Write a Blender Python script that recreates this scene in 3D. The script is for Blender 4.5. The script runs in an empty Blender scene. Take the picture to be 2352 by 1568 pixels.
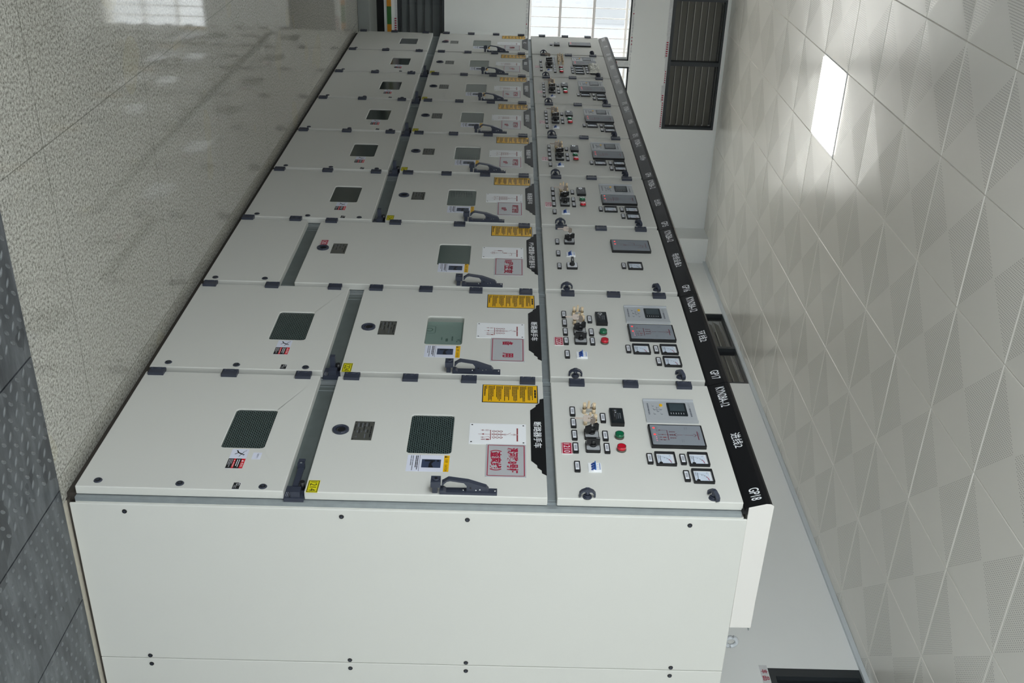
import bpy, bmesh, math, random
from mathutils import Vector, Matrix
from mathutils.geometry import tessellate_polygon
S = bpy.context.scene
COL = S.collection
random.seed(7)

# ------------------------------------------------------------------ camera, world, exposure
CAM = Vector((2.80634, -2.08934, 1.44944))
R = ((-0.0035975, -0.0284545, 0.9995886), (-0.4710869, -0.8816798, -0.0267935), (0.8820794, -0.4709895, -0.0102327))
cd = bpy.data.cameras.new('camera'); cam = bpy.data.objects.new('camera', cd); COL.objects.link(cam)
cam.matrix_world = Matrix(((R[0][0], R[1][0], R[2][0], CAM.x), (R[0][1], R[1][1], R[2][1], CAM.y),
                           (R[0][2], R[1][2], R[2][2], CAM.z), (0, 0, 0, 1)))
cd.sensor_fit = 'HORIZONTAL'; cd.sensor_width = 36.0; cd.lens = 2418.08 / 2352 * 36; cd.clip_start = 0.05; cd.clip_end = 200
S.camera = cam
S.view_settings.view_transform = 'Standard'; S.view_settings.look = 'None'
S.view_settings.gamma = 1.0; S.view_settings.use_curve_mapping = False
S.view_settings.exposure = 0.0
try:
    S.cycles.use_denoising = True
    S.cycles.max_bounces = 10; S.cycles.diffuse_bounces = 6; S.cycles.sample_clamp_indirect = 4.0
except Exception:
    pass
W = bpy.data.worlds.new('world'); S.world = W; W.use_nodes = True
bg = W.node_tree.nodes['Background']
bg.inputs[0].default_value = (0.90, 0.962, 1.0, 1); bg.inputs[1].default_value = 8.0
LAMP_E = 10.0

# room limits
FZ = 0.028; CZ = 3.624; XF = -7.9; XN = 5.2; YB = 2.45; YF = -3.3
TX, TY, CX0, CY0 = 0.5607, 0.565, -5.6481, -0.4856
OPN = (-3.1, -2.5, FZ, 2.1)             # doorway in the wall behind the camera: y0, y1, z0, z1
WINR = (-1.3, 1.2, 1.632, 2.65)         # window beside it
WINF = (0.0, 4.4, 1.5, 2.95)          # window in the wall across the aisle: x0, x1, z0, z1
WIN = (-3.1, 0.385, 1.632, 2.655)      # big window in the far wall
WIN2 = (0.445, 1.75, 1.632, 2.665)

def portal(name, loc, rot, sx, sy):
    l = bpy.data.lights.new(name, 'AREA'); l.shape = 'RECTANGLE'; l.size = sx; l.size_y = sy
    l.cycles.is_portal = True
    o = bpy.data.objects.new(name, l); o.location = loc; o.rotation_euler = rot; COL.objects.link(o)
for n_, w_ in (('doorway_portal', OPN), ('side_window_portal', WINR)):
    portal(n_, (XN + .1, (w_[0] + w_[1]) / 2, (w_[2] + w_[3]) / 2), (0, math.pi / 2, 0), w_[3] - w_[2], w_[1] - w_[0])
portal('aisle_window_portal', ((WINF[0] + WINF[1]) / 2, YF - .1, (WINF[2] + WINF[3]) / 2), (math.pi / 2, 0, 0), WINF[1] - WINF[0], WINF[3] - WINF[2])
portal('window_portal', (XF - .2, (WIN[0] + WIN2[1]) / 2, (WIN[2] + WIN[3]) / 2), (0, -math.pi / 2, 0), WIN[3] - WIN[2], WIN2[1] - WIN[0])

sl = bpy.data.lights.new('added_sun', 'SUN'); sl.energy = 16.0; sl.angle = .01; sl.color = (1, .96, .9)
so = bpy.data.objects.new('added_sun', sl); so.rotation_euler = (math.radians(-38), 0, 0); COL.objects.link(so)      # high sunlight added from behind the back wall, so the yard brightens the ceiling

# ------------------------------------------------------------------ materials
def lin(c):
    if isinstance(c, str):
        c = [int(c[i:i + 2], 16) / 255 for i in (0, 2, 4)]
    return tuple((v / 12.92 if v <= .04045 else ((v + .055) / 1.055) ** 2.4) for v in c) + (1,)
def nd(t, k, x=0, y=0, **kw):
    n = t.nodes.new(k); n.location = (x, y)
    for a, b in kw.items():
        setattr(n, a, b)
    return n
def mat(name, col, rough=.5, metal=0., spec=.5, var=.04, vscale=6., bump=0., bscale=200., emit=None, es=0., coat=0., trans=0.):
    m = bpy.data.materials.new(name); m.use_nodes = True; t = m.node_tree
    b = t.nodes['Principled BSDF']; L = t.links.new
    b.inputs['Roughness'].default_value = rough; b.inputs['Metallic'].default_value = metal
    b.inputs['Specular IOR Level'].default_value = spec; b.inputs['Coat Weight'].default_value = coat
    b.inputs['Transmission Weight'].default_value = trans
    c = lin(col)
    tc = nd(t, 'ShaderNodeTexCoord', -1000, 0)
    n = nd(t, 'ShaderNodeTexNoise', -800, 0); n.inputs['Scale'].default_value = vscale; n.inputs['Detail'].default_value = 5
    L(tc.outputs['Object'], n.inputs['Vector'])
    mx = nd(t, 'ShaderNodeMix', -400, 0, data_type='RGBA')
    mx.inputs[6].default_value = tuple(v * (1 - var) for v in c[:3]) + (1,)
    mx.inputs[7].default_value = tuple(min(1, v * (1 + var)) for v in c[:3]) + (1,)
    L(n.outputs['Fac'], mx.inputs[0]); L(mx.outputs[2], b.inputs['Base Color'])
    if bump > 0:
        n2 = nd(t, 'ShaderNodeTexNoise', -800, -300); n2.inputs['Scale'].default_value = bscale; n2.inputs['Detail'].default_value = 3
        L(tc.outputs['Object'], n2.inputs['Vector'])
        bp = nd(t, 'ShaderNodeBump', -300, -300); bp.inputs['Strength'].default_value = bump; bp.inputs['Distance'].default_value = .002
        L(n2.outputs['Fac'], bp.inputs['Height']); L(bp.outputs['Normal'], b.inputs['Normal'])
    if emit is not None:
        b.inputs['Emission Color'].default_value = lin(emit); b.inputs['Emission Strength'].default_value = es
    return m
M = {}
M['paint'] = mat('cabinet_paint', 'd2d2cc', .5, spec=.22, var=.015, vscale=2., bump=.06, bscale=500)
M['steel'] = mat('galvanized_steel', '9aa1a3', .5, metal=.5, var=.15, vscale=30, bump=.05, bscale=60)
M['steelshade'] = mat('shaded_steel', '7b8483', .42, metal=.6, var=.15, vscale=20)  # steel with the shade of the deep lower gap put into its colour
M['fascia'] = mat('black_gloss_fascia', '0d0e10', .48, spec=.28, var=.1)
M['black'] = mat('black_plastic', '17181a', .4, var=.1)
M['dark'] = mat('dark_recess', '0a0b0c', .8, var=.1)
M['slate'] = mat('slate_plastic', '343947', .42, var=.06, bump=.05, bscale=400)
M['white'] = mat('white_plastic', 'eceef0', .4, var=.02)
M['label'] = mat('label_paper', 'e3e5ea', .5, var=.03)
M['ink'] = mat('black_ink', '16171a', .5, var=.1)
M['grey_ink'] = mat('grey_ink', '6f737b', .5, var=.1)
M['redink'] = mat('red_ink', 'a2183a', .5, var=.05)
M['redbrown'] = mat('mimic_red', '8c2b2f', .5, var=.05)
M['maroon'] = mat('maroon_line', '6d2436', .5, var=.05)
M['redplate'] = mat('red_plate', 'ad1a3a', .35, var=.04)
M['yellow'] = mat('sign_yellow', 'e9b408', .4, var=.03)
M['lemon'] = mat('tag_yellow', 'd9d019', .4, var=.03)
M['red'] = mat('warning_red', 'd41f2c', .4, var=.03)
M['sign'] = mat('brushed_sign_plate', 'c4c6c9', .35, metal=.25, var=.03, vscale=3)
M['plate'] = mat('rating_plate_metal', '7d7e78', .35, metal=.7, var=.08)
M['chrome'] = mat('bright_screw', 'e2e4e6', .18, metal=1., var=.02)
M['silver'] = mat('brushed_silver', 'b5b9bd', .5, metal=.15, var=.04, vscale=12)
M['switchface'] = mat('switch_face', 'b2b5b8', .35, metal=.2, var=.12, vscale=40)
M['beige'] = mat('beige_terminal', 'dcc7a6', .5, var=.06)
M['keymetal'] = mat('key_metal', '958a80', .5, metal=.3, var=.1)
M['brass'] = mat('brass_nut', '8d7a5c', .3, metal=.9, var=.1)
M['greenlens'] = mat('green_lens', '0b6a45', .15, coat=.6, var=.08, vscale=60)
M['redlens'] = mat('red_lens', 'c8162e', .15, coat=.6, var=.08, vscale=60)
M['redoff'] = mat('dark_red_lens', '7c1527', .15, coat=.6, var=.08, vscale=60)
M['lampbase'] = mat('lamp_base', '5b574e', .3, var=.1)
M['blue'] = mat('blue_toggle', '1f5fb4', .3, var=.05)
M['navy'] = mat('navy_toggle', '17408d', .3, var=.05)
M['lcd'] = mat('lcd_dark', '1c2327', .4, spec=.2, var=.08)
M['lcdface'] = mat('lcd_glass', '3a464c', .35, spec=.25, var=.08)
M['panel'] = mat('status_face', '868c93', .5, spec=.15, var=.02)
M['led'] = mat('led_lit', 'ff3a3a', .3, emit='ff2a2a', es=1.6)
M['ledpink'] = mat('led_faint', 'e59ab0', .3, var=.03)
M['meter'] = mat('meter_face', 'cfd9e6', .3, var=.02)
M['picto'] = mat('pictogram_slate', '39435a', .4, var=.05)
M['paperwhite'] = mat('sticker_white', 'd9dcea', .45, var=.02)
M['coverbox'] = mat('cover_white', 'dedbd6', .42, var=.02, bump=.05, bscale=400)
M['wallfront'] = mat('darkened_wall_paint', '44484a', .8)  # unseen wall, coloured dark to cut bounce light on the cabinet doors
M['wall'] = mat('wall_paint', 'f0f2f1', .75, var=.03, vscale=1.2, bump=.15, bscale=35)
M['frame'] = mat('window_frame_dark', '2c3135', .45, var=.1)
M['louverline'] = mat('louver_edge', 'a3a39a', .5)
M['louver'] = mat('louver_metal', '6f6d63', .5, metal=.2, var=.12, vscale=3)
M['louver2'] = mat('louver_grey', '666d70', .5, metal=.2, var=.08, vscale=3)
M['tape'] = mat('protective_tape', 'd5d6d8', .5, var=.2, vscale=40)
M['grille'] = mat('grille_white', 'f1ece8', .5, var=.02)
M['facade'] = mat('facade_render', '6a6c6e', .8, var=.02)
M['skyscreen'] = mat('sky_screen_render', 'a4a5a6', .8, var=.02)  # for the added upper part that screens the sky
M['slot'] = mat('facade_slot', '5d5f61', .8, var=.05)
M['amber'] = mat('strip_yellow', 'd18a08', .5, var=.06)
M['green'] = mat('strip_green', '2e6a26', .5, var=.06)
M['kerb'] = mat('kerb_concrete', '8f9492', .7, var=.12, vscale=4, bump=.2, bscale=60)
M['brown'] = mat('base_channel_brown', '3b3630', .75, var=.35, vscale=14, bump=.2, bscale=80)  # dark mottled brown of the base channel
M['strip'] = mat('stone_strip', 'b7b1a3', .5, var=.16, vscale=60)
M['film'] = mat('clear_film', 'e4e4dc', .4, var=.2, vscale=25)
M['teal'] = mat('breaker_front', 'b4cfc4', .4, var=.05)
M['pale'] = mat('breaker_mark', '6b8a80', .4, var=.05)
M['trimw'] = mat('ceiling_angle_white', 'cfd6da', .4, var=.03)
M['vent'] = mat('vent_slot', '3a4543', .5, var=.1)

def glass_mat(name, tint, tr, wire=False, alpha_dark='10191a'):
    """window pane: glossy coat over tinted glass; wired panes carry a hexagonal wire mesh"""
    m = bpy.data.materials.new(name); m.use_nodes = True; t = m.node_tree; L = t.links.new
    b = t.nodes['Principled BSDF']; b.inputs['Roughness'].default_value = .13; b.inputs['Specular IOR Level'].default_value = .45
    b.inputs['Base Color'].default_value = lin(tint)
    if wire:
        tc = nd(t, 'ShaderNodeTexCoord', -1200, 0)
        sp = nd(t, 'ShaderNodeSeparateXYZ', -1000, 0); L(tc.outputs['Object'], sp.inputs[0])
        cb = nd(t, 'ShaderNodeCombineXYZ', -800, 0); L(sp.outputs['X'], cb.inputs['X']); L(sp.outputs['Z'], cb.inputs['Y'])
        bk = nd(t, 'ShaderNodeTexBrick', -600, 0)
        bk.inputs['Scale'].default_value = 1.0; bk.inputs['Brick Width'].default_value = .014; bk.inputs['Row Height'].default_value = .0075
        bk.inputs['Mortar Size'].default_value = .0011; bk.inputs['Mortar Smooth'].default_value = .6
        bk.inputs['Color1'].default_value = lin('27302f'); bk.inputs['Color2'].default_value = lin('222b2a'); bk.inputs['Mortar'].default_value = lin('566664')
        L(cb.outputs[0], bk.inputs['Vector']); L(bk.outputs['Color'], b.inputs['Base Color'])
        bp = nd(t, 'ShaderNodeBump', -300, -300); bp.inputs['Strength'].default_value = .2; bp.inputs['Distance'].default_value = .001
        L(bk.outputs['Fac'], bp.inputs['Height']); L(bp.outputs['Normal'], b.inputs['Normal'])
    if tr > 0:
        tb = nd(t, 'ShaderNodeBsdfTransparent', 0, 200); tb.inputs['Color'].default_value = (tr, tr, tr, 1)
        gl = nd(t, 'ShaderNodeBsdfGlossy', 0, -200); gl.inputs['Roughness'].default_value = .03
        fr = nd(t, 'ShaderNodeFresnel', 0, 400); ge = nd(t, 'ShaderNodeNewGeometry', -400, 400)
        io = nd(t, 'ShaderNodeMath', -200, 400, operation='MULTIPLY_ADD'); L(ge.outputs['Backfacing'], io.inputs[0]); io.inputs[1].default_value = 1 / 1.45 - 1.45; io.inputs[2].default_value = 1.45; L(io.outputs[0], fr.inputs['IOR'])
        mx = nd(t, 'ShaderNodeMixShader', 250, 0); L(fr.outputs[0], mx.inputs[0]); L(tb.outputs[0], mx.inputs[1]); L(gl.outputs[0], mx.inputs[2])
        L(mx.outputs[0], t.nodes['Material Output'].inputs['Surface'])
    return m
M['wired'] = glass_mat('wired_glass', '2c3534', 0, True)
M['darkglass'] = glass_mat('dark_glass', '2f3936', 0)
M['midglass'] = glass_mat('grey_green_glass', '55615c', 0)
M['paleglass'] = glass_mat('pale_grey_glass', '7a8780', 0)
M['clear'] = glass_mat('clear_glass', 'ffffff', .93)
M['clearblue'] = glass_mat('tinted_glass', 'ffffff', .85)

def emis(name, col, s):
    m = bpy.data.materials.new(name); m.use_nodes = True; t = m.node_tree; t.nodes.clear()
    o = nd(t, 'ShaderNodeOutputMaterial', 200, 0); e = nd(t, 'ShaderNodeEmission'); e.inputs[0].default_value = lin(col); e.inputs[1].default_value = s
    t.links.new(e.outputs[0], o.inputs[0]); return m
M['diffuser'] = emis('lamp_diffuser', 'fffaf2', LAMP_E)

class NG:      # tiny node-graph helper for maths on coordinates
    def __init__(s, m):
        s.t = m.node_tree; s.L = s.t.links.new
    def m(s, op, a, b=None, c=None):
        n = s.t.nodes.new('ShaderNodeMath'); n.operation = op
        for i, v in enumerate((a, b, c)):
            if v is None: continue
            if isinstance(v, (int, float)): n.inputs[i].default_value = v
            else: s.L(v, n.inputs[i])
        return n.outputs[0]
    def mix(s, f, a, b):
        n = s.t.nodes.new('ShaderNodeMix'); n.data_type = 'RGBA'
        for i, v in ((0, f), (6, a), (7, b)):
            if isinstance(v, (int, float, tuple)): n.inputs[i].default_value = v
            else: s.L(v, n.inputs[i])
        return n.outputs[2]
    def noise(s, vec, sc, det=4, rough=.5):
        n = s.t.nodes.new('ShaderNodeTexNoise'); n.inputs['Scale'].default_value = sc; n.inputs['Detail'].default_value = det; n.inputs['Roughness'].default_value = rough
        s.L(vec, n.inputs['Vector']); return n.outputs['Fac']
    def ramp(s, f, stops):
        n = s.t.nodes.new('ShaderNodeValToRGB'); e = n.color_ramp.elements
        while len(e) < len(stops): e.new(.5)
        for k, (p, c) in zip(e, stops):
            k.position = p; k.color = c
        s.L(f, n.inputs[0]); return n.outputs[0]

def granite():
    m = bpy.data.materials.new('granite_tiles'); m.use_nodes = True; g = NG(m); b = m.node_tree.nodes['Principled BSDF']
    tc = m.node_tree.nodes.new('ShaderNodeTexCoord'); P = tc.outputs['Object']
    sp = m.node_tree.nodes.new('ShaderNodeSeparateXYZ'); g.L(P, sp.inputs[0])
    f1 = g.noise(P, 105, 3, .6); f2 = g.noise(P, 260, 2); big = g.noise(P, 1.6, 3)
    c = g.ramp(f1, [(.33, lin('605f5a')), (.46, lin('a19f98')), (.56, lin('bdbbb3')), (.72, lin('d8d6ce'))])
    c = g.mix(g.m('MULTIPLY', g.m('GREATER_THAN', f2, .60), .55), c, lin('6b6a65'))
    c = g.mix(g.m('MULTIPLY', g.m('SUBTRACT', 1., big), .35), c, lin('a19e90'))
    st = g.m('GREATER_THAN', g.noise(P, 2.3, 1), .66)
    c = g.mix(g.m('MULTIPLY', st, .25), c, lin('b0a98c'))
    # joints every metre
    def joint(v, off, per):
        a = g.m('ABSOLUTE', g.m('SUBTRACT', g.m('MODULO', g.m('ADD', v, off), per), per / 2))
        return g.m('LESS_THAN', a, .0022)
    j = g.m('MAXIMUM', joint(sp.outputs['X'], 20 + 1.86 + .49 + .02, .98), joint(sp.outputs['Y'], 20 + 1.05 + .5, 1.0))
    c = g.mix(g.m('MULTIPLY', j, .6), c, lin('57564f'))
    g.L(c, b.inputs['Base Color'])
    g.L(g.m('ADD', g.m('MULTIPLY', g.noise(P, 5, 2), .04), .025), b.inputs['Roughness'])
    b.inputs['Specular IOR Level'].default_value = .42
    bp = m.node_tree.nodes.new('ShaderNodeBump'); bp.inputs['Strength'].default_value = .012; bp.inputs['Distance'].default_value = .002
    g.L(g.noise(P, 14, 2), bp.inputs['Height']); g.L(bp.outputs[0], b.inputs['Normal'])
    return m
M['granite'] = granite()

def tread():
    m = mat('tread_plate_steel', '62656a', .42, metal=.55, var=.0)
    g = NG(m); b = m.node_tree.nodes['Principled BSDF']
    tc = m.node_tree.nodes.new('ShaderNodeTexCoord'); P = tc.outputs['Object']
    mp = m.node_tree.nodes.new('ShaderNodeMapping'); mp.inputs['Scale'].default_value = (5, 1.2, 1); g.L(P, mp.inputs['Vector'])
    a = g.noise(mp.outputs[0], 4, 6, .65); s2 = g.noise(P, 3.2, 4)
    c = g.ramp(a, [(.3, lin('46494d')), (.5, lin('62666a')), (.7, lin('7f8387'))])
    c = g.mix(g.m('MULTIPLY', g.m('GREATER_THAN', s2, .62), .5), c, lin('2c2e31'))
    g.L(c, b.inputs['Base Color'])
    g.L(g.m('ADD', g.m('MULTIPLY', a, .3), .25), b.inputs['Roughness'])
    return m
M['tread'] = tread(); M['treadworn_rimlit'] = mat('worn_rimlit_lens', '7a7e81', .33, metal=.6, var=.25, vscale=9)  # lenses lighter from wear, with rim light painted into the tone

def ceiling_mat():
    m = bpy.data.materials.new('perforated_ceiling_panels'); m.use_nodes = True; g = NG(m); b = m.node_tree.nodes['Principled BSDF']
    tc = m.node_tree.nodes.new('ShaderNodeTexCoord'); P = tc.outputs['Object']
    sp = m.node_tree.nodes.new('ShaderNodeSeparateXYZ'); g.L(P, sp.inputs[0])
    u = g.m('SUBTRACT', g.m('FRACT', g.m('DIVIDE', g.m('ADD', sp.outputs['X'], -CX0 + 20 * TX), TX)), .5)
    v = g.m('SUBTRACT', g.m('FRACT', g.m('DIVIDE', g.m('ADD', sp.outputs['Y'], -CY0 + 20 * TY), TY)), .5)
    au, av = g.m('ABSOLUTE', u), g.m('ABSOLUTE', v)
    zone = g.m('MULTIPLY', g.m('GREATER_THAN', au, g.m('ADD', av, .012)), g.m('LESS_THAN', au, .475))
    N = 46.
    pu = g.m('SUBTRACT', g.m('FRACT', g.m('MULTIPLY', g.m('ADD', u, .5), N)), .5)
    pv = g.m('SUBTRACT', g.m('FRACT', g.m('MULTIPLY', g.m('ADD', v, .5), N)), .5)
    d = g.m('SQRT', g.m('ADD', g.m('MULTIPLY', pu, pu), g.m('MULTIPLY', pv, pv)))
    dot = g.m('MULTIPLY', g.m('LESS_THAN', d, .22), zone)
    big = g.noise(P, .8, 2)
    base = g.mix(big, lin('e8e5de'), lin('eeebe4'))
    g.L(g.mix(g.m('MULTIPLY', dot, .75), base, lin('656460')), b.inputs['Base Color'])
    b.inputs['Roughness'].default_value = .24; b.inputs['Specular IOR Level'].default_value = .55
    bp = m.node_tree.nodes.new('ShaderNodeBump'); bp.inputs['Strength'].default_value = .25; bp.inputs['Distance'].default_value = .01
    g.L(g.noise(P, 3.0, 1), bp.inputs['Height']); g.L(bp.outputs[0], b.inputs['Normal'])
    return m
M['ceiling'] = ceiling_mat()

# ------------------------------------------------------------------ mesh builder
TXT = {}
def text_geo(s, bold=0.0):
    k = (s, bold)
    if k not in TXT:
        c = bpy.data.curves.new('lettering', 'FONT'); c.body = s; c.resolution_u = 3; c.offset = bold
        o = bpy.data.objects.new('lettering', c); COL.objects.link(o)
        dg = bpy.context.evaluated_depsgraph_get(); me = bpy.data.meshes.new_from_object(o.evaluated_get(dg))
        vs = [(v.co.x, v.co.y) for v in me.vertices]; fs = [tuple(p.vertices) for p in me.polygons]
        bpy.data.objects.remove(o); bpy.data.curves.remove(c); bpy.data.meshes.remove(me)
        x0 = min(v[0] for v in vs); x1 = max(v[0] for v in vs); y0 = min(v[1] for v in vs); y1 = max(v[1] for v in vs)
        TXT[k] = ([((x - x0) / (x1 - x0), (y - y0) / (y1 - y0)) for x, y in vs], fs)
    return TXT[k]

def rrect(x0, x1, z0, z1, r, n=5):
    out = []
    for cx, cz, a0 in ((x1 - r, z1 - r, 0), (x0 + r, z1 - r, 90), (x0 + r, z0 + r, 180), (x1 - r, z0 + r, 270)):
        for i in range(n + 1):
            a = math.radians(a0 + 90 * i / n); out.append((cx + r * math.cos(a), cz + r * math.sin(a)))
    return out

class MB:
    def __init__(s):
        s.v = []; s.f = []; s.m = []; s.sm = []; s.mats = []
    def mi(s, m):
        m = M[m] if isinstance(m, str) else m
        if m not in s.mats: s.mats.append(m)
        return s.mats.index(m)
    def add(s, vs, fs, m, smooth=False):
        b = len(s.v); k = s.mi(m); s.v += [tuple(v) for v in vs]
        for f in fs:
            s.f.append(tuple(i + b for i in f)); s.m.append(k); s.sm.append(smooth)
        return s
    def box(s, x0, x1, y0, y1, z0, z1, m):
        v = [(x0, y0, z0), (x1, y0, z0), (x1, y1, z0), (x0, y1, z0), (x0, y0, z1), (x1, y0, z1), (x1, y1, z1), (x0, y1, z1)]
        return s.add(v, [(0, 3, 2, 1), (4, 5, 6, 7), (0, 1, 5, 4), (1, 2, 6, 5), (2, 3, 7, 6), (3, 0, 4, 7)], m)
    def prism(s, outer, a0, a1, m, plane='xz', holes=(), side=None):
        mp = {'xz': lambda a, b, c: (a, c, b), 'yz': lambda a, b, c: (c, a, b), 'xy': lambda a, b, c: (a, b, c)}[plane]
        loops = [list(outer)] + [list(h) for h in holes]; flat = [p for l in loops for p in l]; n = len(flat)
        tris = tessellate_polygon([[Vector((p[0], p[1], 0)) for p in l] for l in loops])
        vs = [mp(p[0], p[1], a0) for p in flat] + [mp(p[0], p[1], a1) for p in flat]
        s.add(vs, [tuple(t) for t in tris] + [tuple(i + n for i in reversed(t)) for t in tris], m)
        fs = []; o = 0
        for l in loops:
            k = len(l)
            for i in range(k):
                j = (i + 1) % k; fs.append((o + i, o + j, o + j + n, o + i + n))
            o += k
        return s.add(vs, fs, side or m)
    def cyl(s, c, r, h, m, axis='y', n=20, r2=None, cap=None):
        """from c outwards along -axis for y (towards the viewer), +axis otherwise"""
        r2 = r if r2 is None else r2; sg = -1 if axis == 'y' else 1; vs = []
        for rr, d in ((r, 0), (r2, h)):
            for i in range(n):
                a = 2 * math.pi * i / n; p, q = rr * math.cos(a), rr * math.sin(a)
                o = {'y': (p, sg * d, q), 'z': (p, q, d), 'x': (d, p, q)}[axis]
                vs.append((c[0] + o[0], c[1] + o[1], c[2] + o[2]))
        s.add(vs, [(i, (i + 1) % n, (i + 1) % n + n, i + n) for i in range(n)], m, True)
        return s.add(vs, [tuple(range(n)), tuple(range(n, 2 * n))], cap or m)
    def tube(s, pts, r, m, n=8, closed=False):
        P = [Vector(p) for p in pts]; k = len(P); vs = []
        for i in range(k):
            a = P[i - 1] if (i or closed) else P[i]; b = P[(i + 1) % k] if (i < k - 1 or closed) else P[i]
            t = (b - a).normalized(); u = t.cross(Vector((0, 0, 1)))
            if u.length < .2: u = t.cross(Vector((0, 1, 0)))
            u.normalize(); w = t.cross(u)
            vs += [P[i] + (u * math.cos(2 * math.pi * j / n) + w * math.sin(2 * math.pi * j / n)) * r for j in range(n)]
        fs = [(i * n + j, i * n + (j + 1) % n, ((i + 1) % k) * n + (j + 1) % n, ((i + 1) % k) * n + j) for i in range(k if closed else k - 1) for j in range(n)]
        s.add(vs, fs, m, True)
        if not closed: s.add(vs, [tuple(range(n)), tuple(range((k - 1) * n, k * n))], m)
        return s
    def torus(s, c, R_, r, m, plane='xz', n=24, k=10):
        ax = {'xz': ((1, 0, 0), (0, 0, 1)), 'yz': ((0, 1, 0), (0, 0, 1)), 'xy': ((1, 0, 0), (0, 1, 0))}[plane]
        a, b = Vector(ax[0]), Vector(ax[1])
        return s.tube([Vector(c) + a * R_ * math.cos(2 * math.pi * i / n) + b * R_ * math.sin(2 * math.pi * i / n) for i in range(n)], r, m, k, True)
    # flat artwork in the x-z plane, level y (more negative = nearer the viewer)
    def quad(s, x0, x1, z0, z1, y, m):
        return s.add([(x0, y, z0), (x1, y, z0), (x1, y, z1), (x0, y, z1)], [(0, 1, 2, 3)], m)
    def line(s, x0, z0, x1, z1, w, y, m):
        d = Vector((x1 - x0, z1 - z0))
        if d.length < 1e-7: return s
        d = d.normalized() * (w / 2); e = Vector((-d.y, d.x))
        return s.add([(x0 + e.x, y, z0 + e.y), (x0 - e.x, y, z0 - e.y), (x1 - e.x, y, z1 - e.y), (x1 + e.x, y, z1 + e.y)], [(0, 1, 2, 3)], m)
    def pl(s, pts, w, y, m):
        for a, b in zip(pts, pts[1:]): s.line(a[0], a[1], b[0], b[1], w, y, m)
        return s
    def disc(s, x, z, r, y, m, n=14):
        return s.add([(x + r * math.cos(2 * math.pi * i / n), y, z + r * math.sin(2 * math.pi * i / n)) for i in range(n)], [tuple(range(n))], m)
    def ring(s, x, z, r, w, y, m, n=18, a0=0, a1=360):
        return s.pl([(x + r * math.cos(math.radians(a0 + (a1 - a0) * i / n)), z + r * math.sin(math.radians(a0 + (a1 - a0) * i / n))) for i in range(n + 1)], w, y, m)
    def poly(s, pts, y, m):
        return s.add([(a, y, b) for a, b in pts], [tuple(range(len(pts)))], m)
    def text(s, body, x0, x1, z0, z1, y, m, bold=0.0, f=None):
        vs, fs = text_geo(body, bold)
        f = f or (lambda a, b: (x0 + a * (x1 - x0), y, z0 + b * (z1 - z0)))
        return s.add([f(a, b) for a, b in vs], fs, m)
    def bars(s, x0, x1, z0, z1, n, y, m, fill=.5, seed=1, gap=.12):
        r = random.Random(seed); h = (z1 - z0) / n
        for i in range(n):
            zc = z1 - (i + .5) * h; x = x0; e = x0 + (x1 - x0) * (1 - .45 * r.random() ** 2)
            while x < e:
                w = min(e - x, (x1 - x0) * r.uniform(.08, .3)); s.quad(x, x + w, zc - h * fill / 2, zc + h * fill / 2, y, m); x += w + (x1 - x0) * gap * r.uniform(.2, .6)
        return s
    def mesh(s, name, fix=True):
        me = bpy.data.meshes.new(name); me.from_pydata(s.v, [], s.f)
        for m in s.mats: me.materials.append(m)
        me.polygons.foreach_set('material_index', s.m); me.polygons.foreach_set('use_smooth', s.sm)
        if fix:
            bm = bmesh.new(); bm.from_mesh(me); bmesh.ops.remove_doubles(bm, verts=bm.verts, dist=2e-6)
            bmesh.ops.recalc_face_normals(bm, faces=bm.faces); bm.to_mesh(me); bm.free()
        me.update(); return me

def obj(name, me, parent=None, loc=(0, 0, 0), bevel=0., seg=2):
    if isinstance(me, MB): me = me.mesh(name)
    o = bpy.data.objects.new(name, me); COL.objects.link(o); o.location = loc; o.parent = parent
    if bevel:
        b = o.modifiers.new('bevel', 'BEVEL'); b.width = bevel; b.segments = seg; b.limit_method = 'ANGLE'; b.angle_limit = math.radians(40); b.harden_normals = False
    return o
def thing(name, label, cat, loc=(0, 0, 0), group=None):
    o = bpy.data.objects.new(name, None); COL.objects.link(o); o.location = loc; o.empty_display_size = .1
    return tag(o, label, cat, group)
def tag(o, label, cat, group=None, kind=None):
    o['label'] = label; o['category'] = cat
    if group: o['group'] = group
    if kind: o['kind'] = kind
    return o
def struct(name, mb, parent=None, bevel=0.):
    o = obj(name, mb, parent, bevel=bevel)
    if parent is None: o['kind'] = 'structure'
    return o
CACHE = {}
def sub(parent, name, key, build, loc=(0, 0, 0), bevel=0., label=None):
    """a part or sub-part whose mesh is made once and reused by later copies"""
    if key not in CACHE:
        b = MB(); build(b); CACHE[key] = b.mesh(name)
    o = obj(name, CACHE[key], parent, loc, bevel)
    if label: o['label'] = label
    return o

# ------------------------------------------------------------------ the room
struct('floor', MB().box(XF, 0.02, YF, YB, FZ - .2, FZ, 'granite').box(0.02, XN, YF, -2.6, FZ - .2, FZ, 'granite')
       .box(1.75, XN, -2.6, YB, FZ - .2, FZ, 'granite').box(0.02, 1.75, -2.6, YB, FZ - .2, FZ - .012, 'dark'))

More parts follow.
